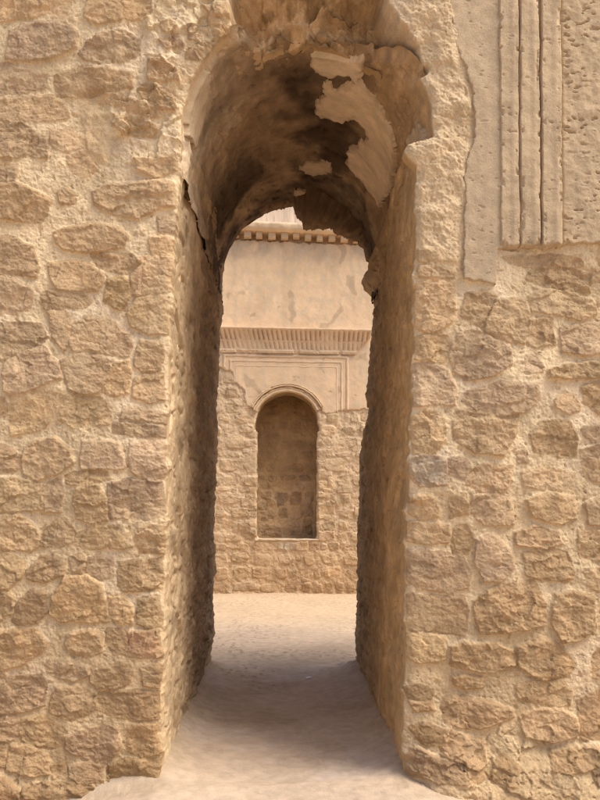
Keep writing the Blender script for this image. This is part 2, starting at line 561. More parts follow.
# fold the face into the opening
Dm, NX, NY = sdist(X, Y, OPEN, near=True)
edge = fbm(X, Y, 14, 3, 120)
outd = np.clip(-Dm, 0, 99)
H -= 3.5 * np.clip(1 - (outd + 1.5 * edge) / 9, 0, 1) ** 2
# the crown of the arch has fallen away: a ragged, downward-facing hollow
HOL = [(214, 70), (234, 44), (236, 18), (229, -70), (384, -75), (383, -20), (396, 18), (424, 66), (308, 130)]
hol = sstep(-6, 5, sdist(X + 4 * fbm(X, Y, 34, 3, 131), Y + 4 * fbm(X, Y, 34, 3, 132), HOL))
dep = np.clip(74 * sstep(-85, 8, Y) + 9, 0, 78) * hol * (.3 + .7 * sstep(434, 404, X))
H = H * (1 - .5 * hol) - dep + hol * (rag * 1.5 + 7 * fbm(X, Y, 30, 4, 135))
hc = np.array((.30, .19, .095)) * (1 + .3 * fbm(X, Y, 24, 4, 137))[..., None] + (np.array((.26, .20, .13)) * (sstep(-.05, .35, fbm(X, Y, 26, 4, 139) + .5 * sstep(300, 235, X)) * sstep(375, 330, X))[..., None])
C = C * (1 - .85 * hol[..., None]) + hc * .85 * hol[..., None]

pn = sstep(-3, 3, sdist(X, Y, [(449, -135), (452, 0), (466, 64), (477, 138), (468, 163), (466, 276), (495, 284), (497, 244), (760, 240), (760, -135)]))
H = np.where(pn > 0, H * (1 - pn) + np.minimum(H, -1.0) * pn, H)
depth = -H / S
fold = (Dm > 0)
PX = np.where(fold, NX, X + .6 * fbm(X, Y, 5, 2, 141)); PY = np.where(fold, NY, Y + .6 * fbm(X, Y, 5, 2, 142))
depth = np.where(fold, depth + Dm * 3.2 / S, depth)
fc = np.where((X > 290)[..., None], np.array((.48, .33, .175)), np.array((.58, .425, .255)))
fw = sstep(0, 2.5, Dm)[..., None] * .85
C = C * (1 - fw) + fc * fw
keep = Dm < 6.5
fm = keep[:-1, :-1] & keep[1:, :-1] & keep[1:, 1:] & keep[:-1, 1:]
near_wall = empty('stone_wall', 'rough rubble stone wall in the foreground pierced by a tall vaulted doorway', 'wall', (0, 0, 0))
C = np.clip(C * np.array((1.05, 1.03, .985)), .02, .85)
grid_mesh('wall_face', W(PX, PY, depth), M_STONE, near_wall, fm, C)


# ---------------------------------------------------------------- jambs of the passage
def lerp_path(path, y):
    p = sorted((b, a) for a, b in path)
    return np.interp(y, [q[0] for q in p], [q[1] for q in p])


K2 = 1 + TUN / 5.0
LFAR = [(218, 250), (223, 259.5), (224, 268), (221.5, 280), (222.5, 291), (222, 300), (224, 310), (220, 329), (219, 371), (217, 410),
        (218, 443), (216, 490), (214, 538), (216, 567), (213, 595), (215, 633), (212, 652), (211, 671)]
RFAR = [(374, 262), (374, 272), (366, 277), (362, 282), (364, 290), (371, 297), (374, 307), (372, 329), (369, 362), (366, 395), (368, 414),
        (361, 443), (359, 467), (359, 500), (357, 529), (357, 586), (356, 614), (355, 643), (357, 671)]
LFARW = [(CX + (a - CX) * K2, CY + (b - CY) * K2) for a, b in LFAR]
RFARW = [(CX + (a - CX) * K2, CY + (b - CY) * K2) for a, b in RFAR]


def jamb(side):
    ds = np.arange(.06, TUN + .001, .014)
    v = np.linspace(0, 1, 470)
    D, V = np.meshgrid(ds, v)
    if side < 0:
        top = np.interp(D, [0, .33, .6, 1.5, 2.0, TUN], [146, 128, 112, 86, 77, 79])
    else:
        top = np.interp(D, [0, .12, .5, .93, TUN], [141, 138, 112, 111, 118])
    top = top + 3.5 * fbm(D * S, D * 0 + side * 40, 34, 4, 150 + side)
    PYg = top + (815 - top) * V
    t = np.clip(D / TUN, 0, 1)
    if side < 0:
        nearx = lerp_path(LEFT + [(181, 140), (183.5, 125), (188, 105), (193, 85), (196, 60)], PYg)
        farx = lerp_path(LFARW + [(193, 70), (196, 55)], PYg)
        tt = t ** 1.0
    else:
        nearx = lerp_path(RIGHT + [(417, 150), (417, 100)], PYg)
        farx = lerp_path(RFARW + [(424, 110), (424, 60)], PYg)
        tt = sstep(.25, 1, t)
    base = nearx * (1 - tt) + farx * tt
    dx = D * S
    # rough stones deep inside, smeared plaster near the mouth
    st = rows(-30, TUN * S + 30, 40, 830, (22, 38), (60, 130), np.random.default_rng(33 + side))
    hs, ms, cs = lay_stones(dx, np.broadcast_to(np.linspace(60, 815, 470)[:, None], dx.shape), st, np.random.default_rng(35 + side), hr=(2, 5), rough=1.0, warp=4, wl=18)
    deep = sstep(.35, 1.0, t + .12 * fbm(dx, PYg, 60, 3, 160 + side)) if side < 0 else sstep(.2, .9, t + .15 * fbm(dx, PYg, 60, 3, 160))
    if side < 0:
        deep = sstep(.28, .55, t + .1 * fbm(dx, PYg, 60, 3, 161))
    rough = fbm(dx * .42, PYg, 24, 5, 165 + side, .62) * (1.1 + 2.0 * deep) + ridged(dx * .4, PYg, 36, 3, 168 + side) * (.4 + .9 * deep)
    endf = 1 - .75 * sstep(.86, .99, t)
    h = (rough + deep * (hs * .9 - 2.0)) * endf + 2.2 * (1 - endf) * fbm(PYg, D, 9, 3, 169)
    cr = sstep(.7, 1.0, ridged(dx * .6, PYg * .7, 60, 2, 171 + side)) * (1 - deep)
    h -= cr * 3
    h -= 4 * sstep(.45, .6, fbm(dx * .5, PYg, 13, 2, 175 + side))          # small holes
    h -= 2.5 * np.clip(1 - (PYg - top) / 6, 0, 1) ** 2                       # broken top edge
    h += np.clip(10 * (1 - (815 - PYg) / 26), 0, 10) * .6                  # dirt at the foot
    # stay inside the arris at the mouth, frayed at the far end
    h *= sstep(.03, .16, D) * .9 + .1
    h += -2.5 * np.clip(1 - (D - .06) / .05, 0, 1)
    PXg = base - side * h
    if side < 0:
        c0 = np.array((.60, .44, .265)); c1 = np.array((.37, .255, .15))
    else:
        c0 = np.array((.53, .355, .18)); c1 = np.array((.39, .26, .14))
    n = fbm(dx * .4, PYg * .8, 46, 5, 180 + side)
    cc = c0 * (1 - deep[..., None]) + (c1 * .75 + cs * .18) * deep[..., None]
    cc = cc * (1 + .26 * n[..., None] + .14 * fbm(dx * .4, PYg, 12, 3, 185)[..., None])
    if side > 0:      # brown run-off streaks, paler worn patches
        pale = sstep(.0, .45, fbm(dx * .45, PYg * .7, 60, 5, 188))[..., None]
        cc = cc * (1 - .4 * pale) + .4 * pale * np.array((.44, .31, .18))
    else:             # thin lime line along the upper arris
        ll = (np.clip(1 - np.abs(D - .075) / .016, 0, 1) * (PYg > 164) * (PYg < 206))[..., None]
        cc = cc * (1 - ll) + ll * np.array((.66, .58, .45))
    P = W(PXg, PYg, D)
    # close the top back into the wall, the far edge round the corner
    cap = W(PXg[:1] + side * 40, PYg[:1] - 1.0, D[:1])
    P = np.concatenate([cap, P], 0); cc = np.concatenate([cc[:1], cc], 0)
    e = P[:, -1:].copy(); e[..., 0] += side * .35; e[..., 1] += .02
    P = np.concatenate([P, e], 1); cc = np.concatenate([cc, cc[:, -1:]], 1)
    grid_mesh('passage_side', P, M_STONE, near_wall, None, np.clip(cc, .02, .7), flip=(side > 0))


jamb(-1); jamb(1)
# projecting springer stub at the right mouth comes with the folded face

# ---------------------------------------------------------------- barrel vault
QL = 40 + math.pi * VR + 40


def section(q, r):
    """point on the barrel section (drawing units), r is the inward offset"""
    a = np.clip((q - 40) / VR, 0, math.pi)
    x = VCX - (VR - r) * np.cos(a); y = VCY - (VR - r) * np.sin(a)
    y = y + np.clip(40 - q, 0, 99) + np.clip(q - (40 + math.pi * VR), 0, 99)
    return x, y


qs = np.linspace(0, QL, 340); ts = np.linspace(0, 1, 250)
Tg, Q = np.meshgrid(ts, qs)
qn = (Q - 40) / (math.pi * VR)
d0 = .43 * sstep(.30, .40, qn) * sstep(.82, .60, qn) + .02
d0 = d0 + .05 * fbm(Q, Q * 0 + 3, 30, 3, 200) * sstep(.28, .36, qn) * sstep(.85, .7, qn)
d1 = TUN - .03 + .05 * fbm(Q, Q * 0 + 9, 26, 4, 203)
Dv = d0 + (d1 - d0) * Tg
sx_ = Dv * S
rv = fbm(Q, sx_, 90, 3, 210) * 3.0 + fbm(Q, sx_ * .42, 22, 5, 213, .62) * 1.7 + ridged(Q * .8, sx_ * .4, 30, 3, 217) * .6
rv -= 7 * sstep(.15, .0, Dv - d0)
rv -= 3.5 * sstep(.5, .62, fbm(Q, sx_, 16, 2, 219))
rib = sstep(.4, .9, ridged(Q * .7, sx_ * .5, 70, 2, 221)); rv += 2 * rib
vx, vy = section(Q, rv)
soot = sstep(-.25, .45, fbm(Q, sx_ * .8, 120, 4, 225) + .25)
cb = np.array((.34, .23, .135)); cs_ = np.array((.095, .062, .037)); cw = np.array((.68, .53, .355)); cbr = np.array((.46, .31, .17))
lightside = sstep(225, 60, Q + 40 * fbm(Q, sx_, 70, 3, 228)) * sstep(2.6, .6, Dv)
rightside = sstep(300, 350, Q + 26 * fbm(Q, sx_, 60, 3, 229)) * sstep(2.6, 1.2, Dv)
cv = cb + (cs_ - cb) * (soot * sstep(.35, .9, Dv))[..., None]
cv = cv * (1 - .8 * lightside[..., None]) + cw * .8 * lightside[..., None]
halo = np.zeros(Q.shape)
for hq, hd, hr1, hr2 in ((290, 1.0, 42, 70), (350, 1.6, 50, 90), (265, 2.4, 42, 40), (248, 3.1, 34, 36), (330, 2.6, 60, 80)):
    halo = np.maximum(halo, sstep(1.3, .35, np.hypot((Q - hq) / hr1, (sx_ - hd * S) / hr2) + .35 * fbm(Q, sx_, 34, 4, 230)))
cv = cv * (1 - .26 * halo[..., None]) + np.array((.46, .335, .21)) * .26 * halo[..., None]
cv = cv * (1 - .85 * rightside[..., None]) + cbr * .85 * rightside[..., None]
st1 = fbm(Q * .55, sx_ * .6, 30, 4, 231)
cv = cv * (1 + .2 * st1 + .2 * fbm(Q, sx_ * .42, 16, 4, 233))[..., None]
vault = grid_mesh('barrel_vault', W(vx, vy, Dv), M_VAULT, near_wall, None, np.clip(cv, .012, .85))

PATCHES = [
    ([(247, .44), (245, .66), (267, .81), (262, 1.08), (252, 1.28), (264, 1.42), (289, 1.42), (311, 1.23), (327, 1.31), (331, 1.41),
      (309, 1.74), (309, 2.04), (334, 2.13), (368, 2.17), (389, 2.14), (400, 1.48), (393, 1.10), (377, .88), (356, .84), (332, .71),
      (312, .68), (306, .44)], (.82, .64, .44)),
    ([(236, 2.42), (247, 2.26), (276, 2.17), (292, 2.18), (287, 2.44), (260, 2.6)], (.64, .48, .32)),
    ([(228, 2.96), (242, 2.89), (259, 2.99), (272, 3.22), (257, 3.35), (239, 3.31)], (.64, .48, .32)),
    ([(398, .65), (398, .51), (409, .31), (427, .17), (437, .16), (437, .6)], (.66, .5, .33)),
    ([(40, .10), (70, .08), (100, .08), (114, .1), (118, .2), (114, .40), (104, .5), (83, .56), (55, .5)], (.62, .47, .305)),
]
HOLEP = [(270, .80), (282, .74), (293, .7), (297, .75), (289, .84), (275, .9)]
for poly, pc in PATCHES:
    a = np.array(poly); q0, e0 = a.min(0); q1, e1 = a.max(0)
    qq = np.arange(q0 - 8, q1 + 9, 1.6); dd = np.arange(e0 - .08, e1 + .09, .010)
    D2, Q2 = np.meshgrid(dd, qq); s2 = D2 * S
    ps = [(x_, y_ * S) for x_, y_ in poly]
    wq = Q2 + 5 * fbm(Q2, s2, 15, 4, 240); ws = s2 + 5 * fbm(Q2, s2, 15, 4, 243)
    d = sdist(wq, ws, ps)
    if len(poly) > 15:
        d = np.minimum(d, -sdist(wq, ws, [(x_, y_ * S) for x_, y_ in HOLEP]))
    qn2 = (Q2 - 40) / (math.pi * VR)
    d = np.minimum(d, (D2 - .43 * sstep(.30, .40, qn2) * sstep(.82, .60, qn2) - .09) * S)
    r2 = fbm(Q2, s2, 90, 3, 210) * 3.0 + 5.6 + fbm(Q2, s2, 40, 3, 247) * .8 + fbm(Q2, s2, 6, 3, 249) * .25
    r2 = np.where(d > 1.5, r2, r2 - 12)
    x2, y2 = section(Q2, r2)
    kk = d > -1.6
    fm2 = kk[:-1, :-1] & kk[1:, :-1] & kk[1:, 1:] & kk[:-1, 1:]
    c2 = np.array(pc) * (1 + .12 * fbm(Q2, s2, 50, 4, 251) + .1 * fbm(Q2 * .4, s2, 18, 3, 253))[..., None]
    ed = sstep(11, 0, d + 5 * fbm(Q2, s2, 20, 3, 255))[..., None] * .45
    c2 = c2 * (1 - ed) + ed * np.array((.34, .235, .14))
    grid_mesh('plaster_patch', W(x2, y2, D2), M_PLAST, vault, fm2, np.clip(c2, .02, .9))

# ragged masonry hanging inside the far mouth of the vault
RIM = [(216, 262), (221, 254), (226, 253), (237, 236), (250, 222), (267, 213.5), (280, 210), (293, 208), (295, 215), (297, 220), (302, 225),
       (303, 233), (313, 232), (332, 231), (333, 235), (347, 240), (357, 243), (359, 248), (363, 250), (365, 260), (373, 267), (374, 272),
       (372, 275), (380, 290)]
rimw = []
for (a0, b0), (a1, b1) in zip(RIM[:-1], RIM[1:]):
    n = max(2, int(math.hypot(a1 - a0, b1 - b0) * 1.4))
    for k in range(n):
        rimw.append((CX + (a0 + (a1 - a0) * k / n - CX) * K2, CY + (b0 + (b1 - b0) * k / n - CY) * K2))
rimw = np.array(rimw)
ang = np.arctan2(VCY - rimw[:, 1], rimw[:, 0] - VCX)
outer = np.stack([VCX + (VR + 14) * np.cos(ang), VCY - (VR + 14) * np.sin(ang)], -1)
prof = [(1.0, .0), (.8, .02), (.45, .05), (.2, .09), (.05, .15), (0, .22), (0, .3), (0, .36), (.05, .40), (.4, .43), (1, .45)]
pts = []; cls = []
ii = np.arange(len(rimw))
hang = np.clip(np.hypot(rimw[:, 0] - VCX, rimw[:, 1] - VCY) / VR, .5, 1.05)
for k, (f, dz) in enumerate(prof):
    p = rimw * (1 - f) + outer * f
    nse = fbm(ii * 2.0, np.full(len(ii), k * 6.0), 11, 3, 260) * (3.0 if f < .9 and f > 0 else 0)
    p = p + np.stack([np.zeros(len(ii)), nse], -1)
    thick = .25 + .9 * np.clip(1 - hang, 0, .4)
    dd = TUN + .02 - (.45 - dz) * (thick / .45) + .02 * fbm(ii * 3.0, np.full(len(ii), k * 4.0), 9, 3, 263)
    pts.append(W(p[:, 0], p[:, 1], dd))
    cls.append(np.array((.19, .12, .066)) * (1 + .35 * fbm(ii * 2.0, np.full(len(ii), k * 9.0), 12, 3, 266))[:, None])
grid_mesh('broken_rim', np.array(pts), M_VAULT, vault, None, np.clip(np.array(cls), .02, .5), flip=True)

# ---------------------------------------------------------------- moulded plaster panel, upper right
PAN = [(446, -135), (448, 0), (451, 38), (462, 64), (472, 95), (473.5, 138), (464, 163), (462, 230), (462, 280), (480, 282), (497, 288),
       (499, 250), (516, 248), (540, 250), (560, 247), (585, 245), (620, 247), (760, 243), (760, -135)]
xp = axis(436, 770, 440, 608, .8, 2.0); yp = axis(-145, 296, -8, 296, .8, 5.0)
Xp, Yp = np.meshgrid(xp, yp)
lean = (Yp - 0) * -.006
xw_ = Xp + lean + .7 * fbm(Xp * .2, Yp, 40, 3, 270)


def panel_relief(x, y):
    h = 2.2 + fbm(x, y, 60, 3, 271) * .7 +  0 * 1.0 + fbm(x, y, 12, 4, 273) * .35
    h += 5.0 * sstep(562, 556, x) * 0
    return h


def pecks(x, y, seed, dens=.42):
    n = fbm(x * .75, y * 1.7, 7, 2, seed)
    return sstep(dens, dens + .16, n)


dP = sdist(Xp + 1.6 * fbm(Xp, Yp, 9, 3, 275), Yp + 1.6 * fbm(Xp, Yp, 9, 3, 276), PAN)
hp = panel_relief(Xp, Yp)
right = sstep(558, 562, xw_)
hp += right * (2.4 + fbm(Xp, Yp, 9, 4, 281) * .6) - pecks(Xp, Yp, 284, .36) * 2.3 * right * sstep(-.35, .35, fbm(Xp, Yp, 45, 3, 286)) - pecks(Xp, Yp, 287, .62) * .8 * (1 - right)
hp = np.where(dP > 1.2, hp - 1.4 * np.clip(1 - dP / 3, 0, 1) ** 2, -14)
kk = dP > -1.2
fmp = kk[:-1, :-1] & kk[1:, :-1] & kk[1:, 1:] & kk[:-1, 1:]
cp = np.array((.49, .37, .24)) * (1 + .10 * fbm(Xp, Yp * .4, 40, 4, 291) + .06 * fbm(Xp, Yp, 9, 3, 292))[..., None]
gs = sstep(.0, .5, fbm(Xp, Yp * .5, 60, 3, 293))[..., None] * .3
cp = cp * (1 - gs) + gs * np.array((.375, .295, .205))
cp = cp * (1 - .5 * right[..., None]) + np.array((.50, .365, .225)) * .5 * right[..., None]
panel = grid_mesh('plaster_panel', W(Xp, Yp, -hp / S), M_PLAST, near_wall, fmp, np.clip(cp, .03, .7))
for k, (xa, xb, hh) in enumerate([(498.4, 517.2, 4.9), (518.0, 537.8, 6.3), (538.6, 559.2, 7.7)]):
    xr = np.arange(xa - 3, xb + 3.1, .6); yr = axis(-134, 252, -8, 252, .8, 5.0)
    Xr, Yr = np.meshgrid(xr, yr)
    wob = .7 * fbm(Xr * .1, Yr, 36, 3, 300 + k)
    bot = 247 + 3 * fbm(Xr, Yr * 0, 12, 3, 305 + k)
    xx = Xr - .006 * Yr * -1 * -1
    dR = np.minimum(np.minimum(xx - xa + wob, xb - xx + wob), bot - Yr)
    chipm = sstep(.42, .6, fbm(Xr, Yr, 12, 3, 309 + k)) * sstep(5, 0, dR)
    # faint raised lip on the lit side of each strip
    hr_ = 2.4 + (hh - 2.4) * sstep(0, 1.1, dR) + 1.0 * sstep(.45, .75, (xx - xa) / (xb - xa)) + fbm(Xr, Yr, 16, 4, 311 + k) * .6
    hr_ -= chipm * 3.2 + pecks(Xr, Yr, 315 + k, .6) * 1.2 * sstep(-.2, .4, fbm(Xr, Yr, 50, 3, 318 + k))
    hr_ = np.where(dR > -.2, hr_, -2)
    kr = dR > -1.3
    fr = kr[:-1, :-1] & kr[1:, :-1] & kr[1:, 1:] & kr[:-1, 1:]
    cr_ = np.array((.50, .375, .24)) * (1 + .12 * fbm(Xr, Yr * .3, 30, 4, 320 + k) + .06 * fbm(Xr, Yr, 8, 2, 325))[..., None]
    lt = (sstep(.45, .7, (xx - xa) / (xb - xa)) * sstep(-.2, .4, fbm(Xr, Yr * .3, 40, 3, 327 + k)))[..., None]
    cr_ = cr_ * (1 + .16 * lt)
    grid_mesh('raised_moulding', W(Xr, Yr, -hr_ / S), M_PLAST, panel, fr, np.clip(cr_, .03, .75))

# ---------------------------------------------------------------- back, top and ends of the near wall
xb_ = np.arange(-540, 1101, 12.0); yb_ = np.arange(-154, 830, 12.0)
Xb, Yb = np.meshgrid(xb_, yb_)
OPB = [(150, 900), (160, 500), (168, 140)] + arc + [(446, 140), (440, 500), (430, 900)]
db, nbx, nby = sdist(Xb, Yb, OPB, near=True)
kb = db < 14
fb = kb[:-1, :-1] & kb[1:, :-1] & kb[1:, 1:] & kb[:-1, 1:]
Xb2 = np.where(db > 0, nbx, Xb); Yb2 = np.where(db > 0, nby, Yb)
cbk = np.array((.43, .30, .17)) * (1 + .2 * fbm(Xb, Yb, 60, 4, 330))[..., None]
grid_mesh('rear_face', W(Xb2, Yb2, TUN + .03 + .03 * fbm(Xb, Yb, 40, 4, 331)), M_STONE, near_wall, fb, cbk, flip=True)
dt = np.linspace(-.06, TUN + .08, 30); Dt, Xt = np.meshgrid(dt, xb_)
grid_mesh('wall_top', W(Xt, -150 + 3 * fbm(Xt, Dt * S, 40, 3, 333), Dt), M_STONE, near_wall, None,
          np.ones(Xt.shape + (3,)) * np.array((.45, .32, .19)))
for xe in (-538, 1098):
    Dt, Yt = np.meshgrid(dt, yb_)
    grid_mesh('wall_end', W(xe + 3 * fbm(Yt, Dt * S, 40, 3, 334), Yt, Dt), M_STONE, near_wall, None,
              np.ones(Yt.shape + (3,)) * np.array((.45, .32, .19)), flip=xe > 0)

# ================================================================== COURTYARD WALL
far = empty('courtyard_wall', 'tall plastered courtyard wall with arched niche and fluted cornice, seen through the doorway', 'wall', (0, FARY, 0))
far.location = (0, 0, 0)


def slope(u, k):
    return k * (u - 287.0)


# lower rubble face with the niche opening
NCX, NCY, NR = 287.0, 422.0, 29.7
NI = [(257.0, 539), (257.3, 480), (257.2, 432), (254.8, 430)] + [(NCX - 31.3 * math.cos(a), NCY + 2 - 32.3 * math.sin(a)) for a in np.linspace(.05, math.pi - .05, 26)] + [(319.6, 430), (317.0, 433), (316.6, 480), (316.8, 539)]
_d = []
for (a0, b0), (a1, b1) in zip(NI, NI[1:] + NI[:1]):
    n = max(1, int(math.hypot(a1 - a0, b1 - b0) / 1.5))
    _d += [(a0 + (a1 - a0) * k / n, b0 + (b1 - b0) * k / n) for k in range(n)]
_d = np.array(_d)
_d[:, 0] += .9 * fbm(_d[:, 0], _d[:, 1], 11, 3, 339, .65); _d[:, 1] += np.where(_d[:, 1] < 430, 1, 0) * .5 * fbm(_d[:, 0], _d[:, 1], 9, 3, 340)
NI = [tuple(q_) for q_ in _d]
xs = axis(40, 560, 196, 392, .55, 4.0); ys = axis(360, 604, 380, 602, .55, 4.0)
U, V = np.meshgrid(xs, ys)
FST = rows(30, 570, 372, 606, (6, 15), (7, 25), np.random.default_rng(77), lambda x, y: 255 < x < 319 and 380 < y < 545, jit=.2)
# courses beside and under the niche
rq = np.random.default_rng(78)
for x_a, x_b in ((243, 256.5), (317.5, 331)):
    y_ = 430.0
    while y_ < 536:
        h_ = rq.uniform(6.5, 11); w0 = rq.uniform(-4, 2)
        a_, b_ = (x_a + w0, x_b) if x_a < 280 else (x_a, x_b - w0)
        FST.append((None, [(a_, y_ + 1), (b_, y_), (b_, y_ + h_ - 1), (a_ + 1, y_ + h_ - 1.5)])); y_ += h_ + .6
y_ = 541.0
x_ = 255.0
while x_ < 320:
    w_ = rq.uniform(8, 17); FST.append((None, [(x_, y_ + .5), (x_ + w_ - 1, y_), (x_ + w_ - 1.5, y_ + 8), (x_ + .5, y_ + 8.5)])); x_ += w_
FARC = np.array([(.56, .40, .24), (.58, .415, .25), (.53, .375, .225), (.60, .435, .27), (.52, .365, .215)])
MORTAR_N = MORTAR.copy(); MORTAR = np.array((.64, .475, .30))
H, M, C = lay_stones(U, V, FST, np.random.default_rng(79), hr=(1.4, 2.8), rim=1.0, warp=.7, wl=5, rough=.26, cols=FARC, tintj=.085, fill=.35)
H += (1 - M) * fbm(U, V, 5, 4, 341, .6) * .6 + fbm(U, V, 70, 3, 343) * 2 + fbm(U, V, 14, 3, 344) * .7
smear = sstep(-.2, .5, fbm(U, V, 26, 4, 346) + .35 * sstep(500, 440, V))
H = H * (1 - .3 * smear) + .3 * smear * (1.5 + fbm(U, V, 6, 4, 347) * .7)
C = C * (1 - .5 * smear[..., None]) + .5 * smear[..., None] * np.array((.62, .455, .285))
low = sstep(500, 596, V + 12 * fbm(U, V, 40, 3, 349))[..., None]
C = C * (1 - low * np.array((.16, .21, .27)))
gb = sstep(-1, 1.5, sdist(U, V, [(279, 543), (294, 542), (296, 548), (285, 551), (279, 548)]))[..., None]
C = C * (1 - .8 * gb) + .8 * gb * np.array((.56, .47, .36))
C *= (1 + .1 * fbm(U, V, 40, 4, 351))[..., None]
Dm, NXf, NYf = sdist(U, V, NI, near=True)
H -= 1.2 * np.clip(1 + Dm / 2.2, 0, 1) ** 2 * (Dm < 0)
fold = Dm > 0
dep = np.where(fold, -H * FS / S + Dm * 2.5 * FS / S, -H * FS / S)
kk = (Dm < 3)
fm = kk[:-1, :-1] & kk[1:, :-1] & kk[1:, 1:] & kk[:-1, 1:]
grid_mesh('rubble_base', WF(np.where(fold, NXf, U), np.where(fold, NYf, V), dep), M_FAR, far, fm, np.clip(C, .03, .7))

# the niche: back panel and reveal
U, V = np.meshgrid(np.arange(248, 327, .6), np.arange(384, 546, .6))
rn = np.random.default_rng(81)
NST = parse('''
1.4|8,295 20,285 40,300 38,318 10,318
1.6|35,262 55,258 62,300 40,312
1.5|75,250 100,258 102,300 78,305
1.8|120,260 155,262 158,300 125,302
1.6|165,265 205,262 208,290 170,290
2|160,292 205,292 206,340 162,345
1.5|80,315 112,310 118,345 85,350
1.8|112,345 140,340 165,360 155,382 120,380
1.4|20,325 60,318 65,350 15,360
1.3|30,370 90,375 95,415 20,412
1.3|170,350 206,350 206,415 170,400
1.2|120,390 165,385 165,415 120,415''', 255.3, 420, 3.53) + rows(250, 325, 384, 492, (7, 13), (9, 18), rn)
NST = [(h, [(x + 32.5 if False else x, y) for x, y in p]) for h, p in NST]
MORTAR = np.array((.52, .375, .22))
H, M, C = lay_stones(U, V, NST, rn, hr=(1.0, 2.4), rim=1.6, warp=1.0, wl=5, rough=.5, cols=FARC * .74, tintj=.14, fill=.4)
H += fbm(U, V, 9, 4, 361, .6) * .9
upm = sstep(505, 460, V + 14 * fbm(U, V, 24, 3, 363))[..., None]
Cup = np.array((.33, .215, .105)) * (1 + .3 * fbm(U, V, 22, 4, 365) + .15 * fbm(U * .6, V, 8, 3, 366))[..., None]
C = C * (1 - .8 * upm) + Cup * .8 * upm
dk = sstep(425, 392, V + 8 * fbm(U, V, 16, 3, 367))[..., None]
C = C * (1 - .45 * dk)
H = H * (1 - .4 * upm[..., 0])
kk = sdist(U, V, NI) > -2.5
fm = kk[:-1, :-1] & kk[1:, :-1] & kk[1:, 1:] & kk[:-1, 1:]
NDEP = .62
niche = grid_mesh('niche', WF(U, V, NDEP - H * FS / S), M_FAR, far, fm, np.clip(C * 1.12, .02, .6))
niP = []
ring = NI + [NI[0]]
for (a0, b0), (a1, b1) in zip(ring[:-1], ring[1:]):
    n = max(1, int(math.hypot(a1 - a0, b1 - b0) / .9))
    niP += [(a0 + (a1 - a0) * k / n, b0 + (b1 - b0) * k / n) for k in range(n)]
niP.append(ring[-1])
niP = np.array(niP)
dn = np.linspace(.03, NDEP + .05, 28)
Dn, In = np.meshgrid(dn, np.arange(len(niP)))
cen = np.array((287.0, 470.0)); dirv = niP - cen; dirv /= np.linalg.norm(dirv, axis=1)[:, None]
nn = .7 * fbm(In * .9, Dn * 56, 6, 4, 371) + .25
Ug = niP[:, 0][:, None] + dirv[:, 0][:, None] * nn; Vg = niP[:, 1][:, None] + dirv[:, 1][:, None] * nn * .6
Cn = np.array((.40, .275, .15)) * (1 + .25 * fbm(In * .9, Dn * 56, 12, 4, 373))[..., None]
grid_mesh('niche_reveal', WF(Ug, Vg, Dn), M_FAR, niche, None, np.clip(Cn, .03, .6))
# thin pale sill
us = np.linspace(255.5, 318.5, 70); pr = [(541.2, .0), (541.0, -.035), (540.0, -.045), (539.2, -.04), (538.9, -.02), (538.8, .30)]
Ps = np.array([WF(us, np.full(70, v_) + .35 * fbm(us, us * 0 + i, 9, 3, 375), np.full(70, d_) + .012 * fbm(us, us * 0 + 9 * i, 7, 3, 376)) for i, (v_, d_) in enumerate(pr)])
grid_mesh('niche_sill', Ps, M_FARP, niche, None, np.ones(Ps.shape) * np.array((.55, .42, .28)), flip=True)


def arch_band(name, r0, r1, h, a0, a1, dy, parent, tone, seed):
    aa = np.linspace(a0, a1, 150); rr = np.linspace(0, 1, 16)
    R_, A_ = np.meshgrid(rr, aa)
    rn_ = .5 * fbm(A_ * 40, A_ * 0, 7, 3, seed)
    rad = r0 + (r1 - r0) * R_ + np.where(R_ > .5, rn_ * 1.1, rn_ * .25)
    hh = h * sstep(0, .16, R_) * sstep(1, .88, R_) - h * .35 * sstep(.45, .5, R_) * sstep(.62, .55, R_)
    br_ = sstep(.35, .6, fbm(A_ * 40, R_ * 6, 12, 3, seed + 3)) * sstep(.3, .9, R_)
    hh = hh - br_ * h * .5 + .12 * fbm(A_ * 45, R_ * 8, 4, 3, seed + 5) - .6 * (hh <= 0)
    Uu = NCX - rad * np.cos(A_); Vv = NCY + dy - rad * np.sin(A_)
    Cc = np.array(tone) * (1 + .12 * fbm(A_ * 40, R_ * 8, 9, 3, seed + 7))[..., None]
    return grid_mesh(name, WF(Uu, Vv, -hh * FS / S), M_FARP, parent, None, np.clip(Cc, .03, .8), flip=True)


arch_band('arch_moulding', 32.0, 37.2, 2.4, .40, 2.02 + .70, 2, niche, (.66, .49, .31), 380)
arch_band('arch_moulding', 37.2, 40.6, 3.6, .45, 2.68, 2, niche, (.66, .49, .31), 390)


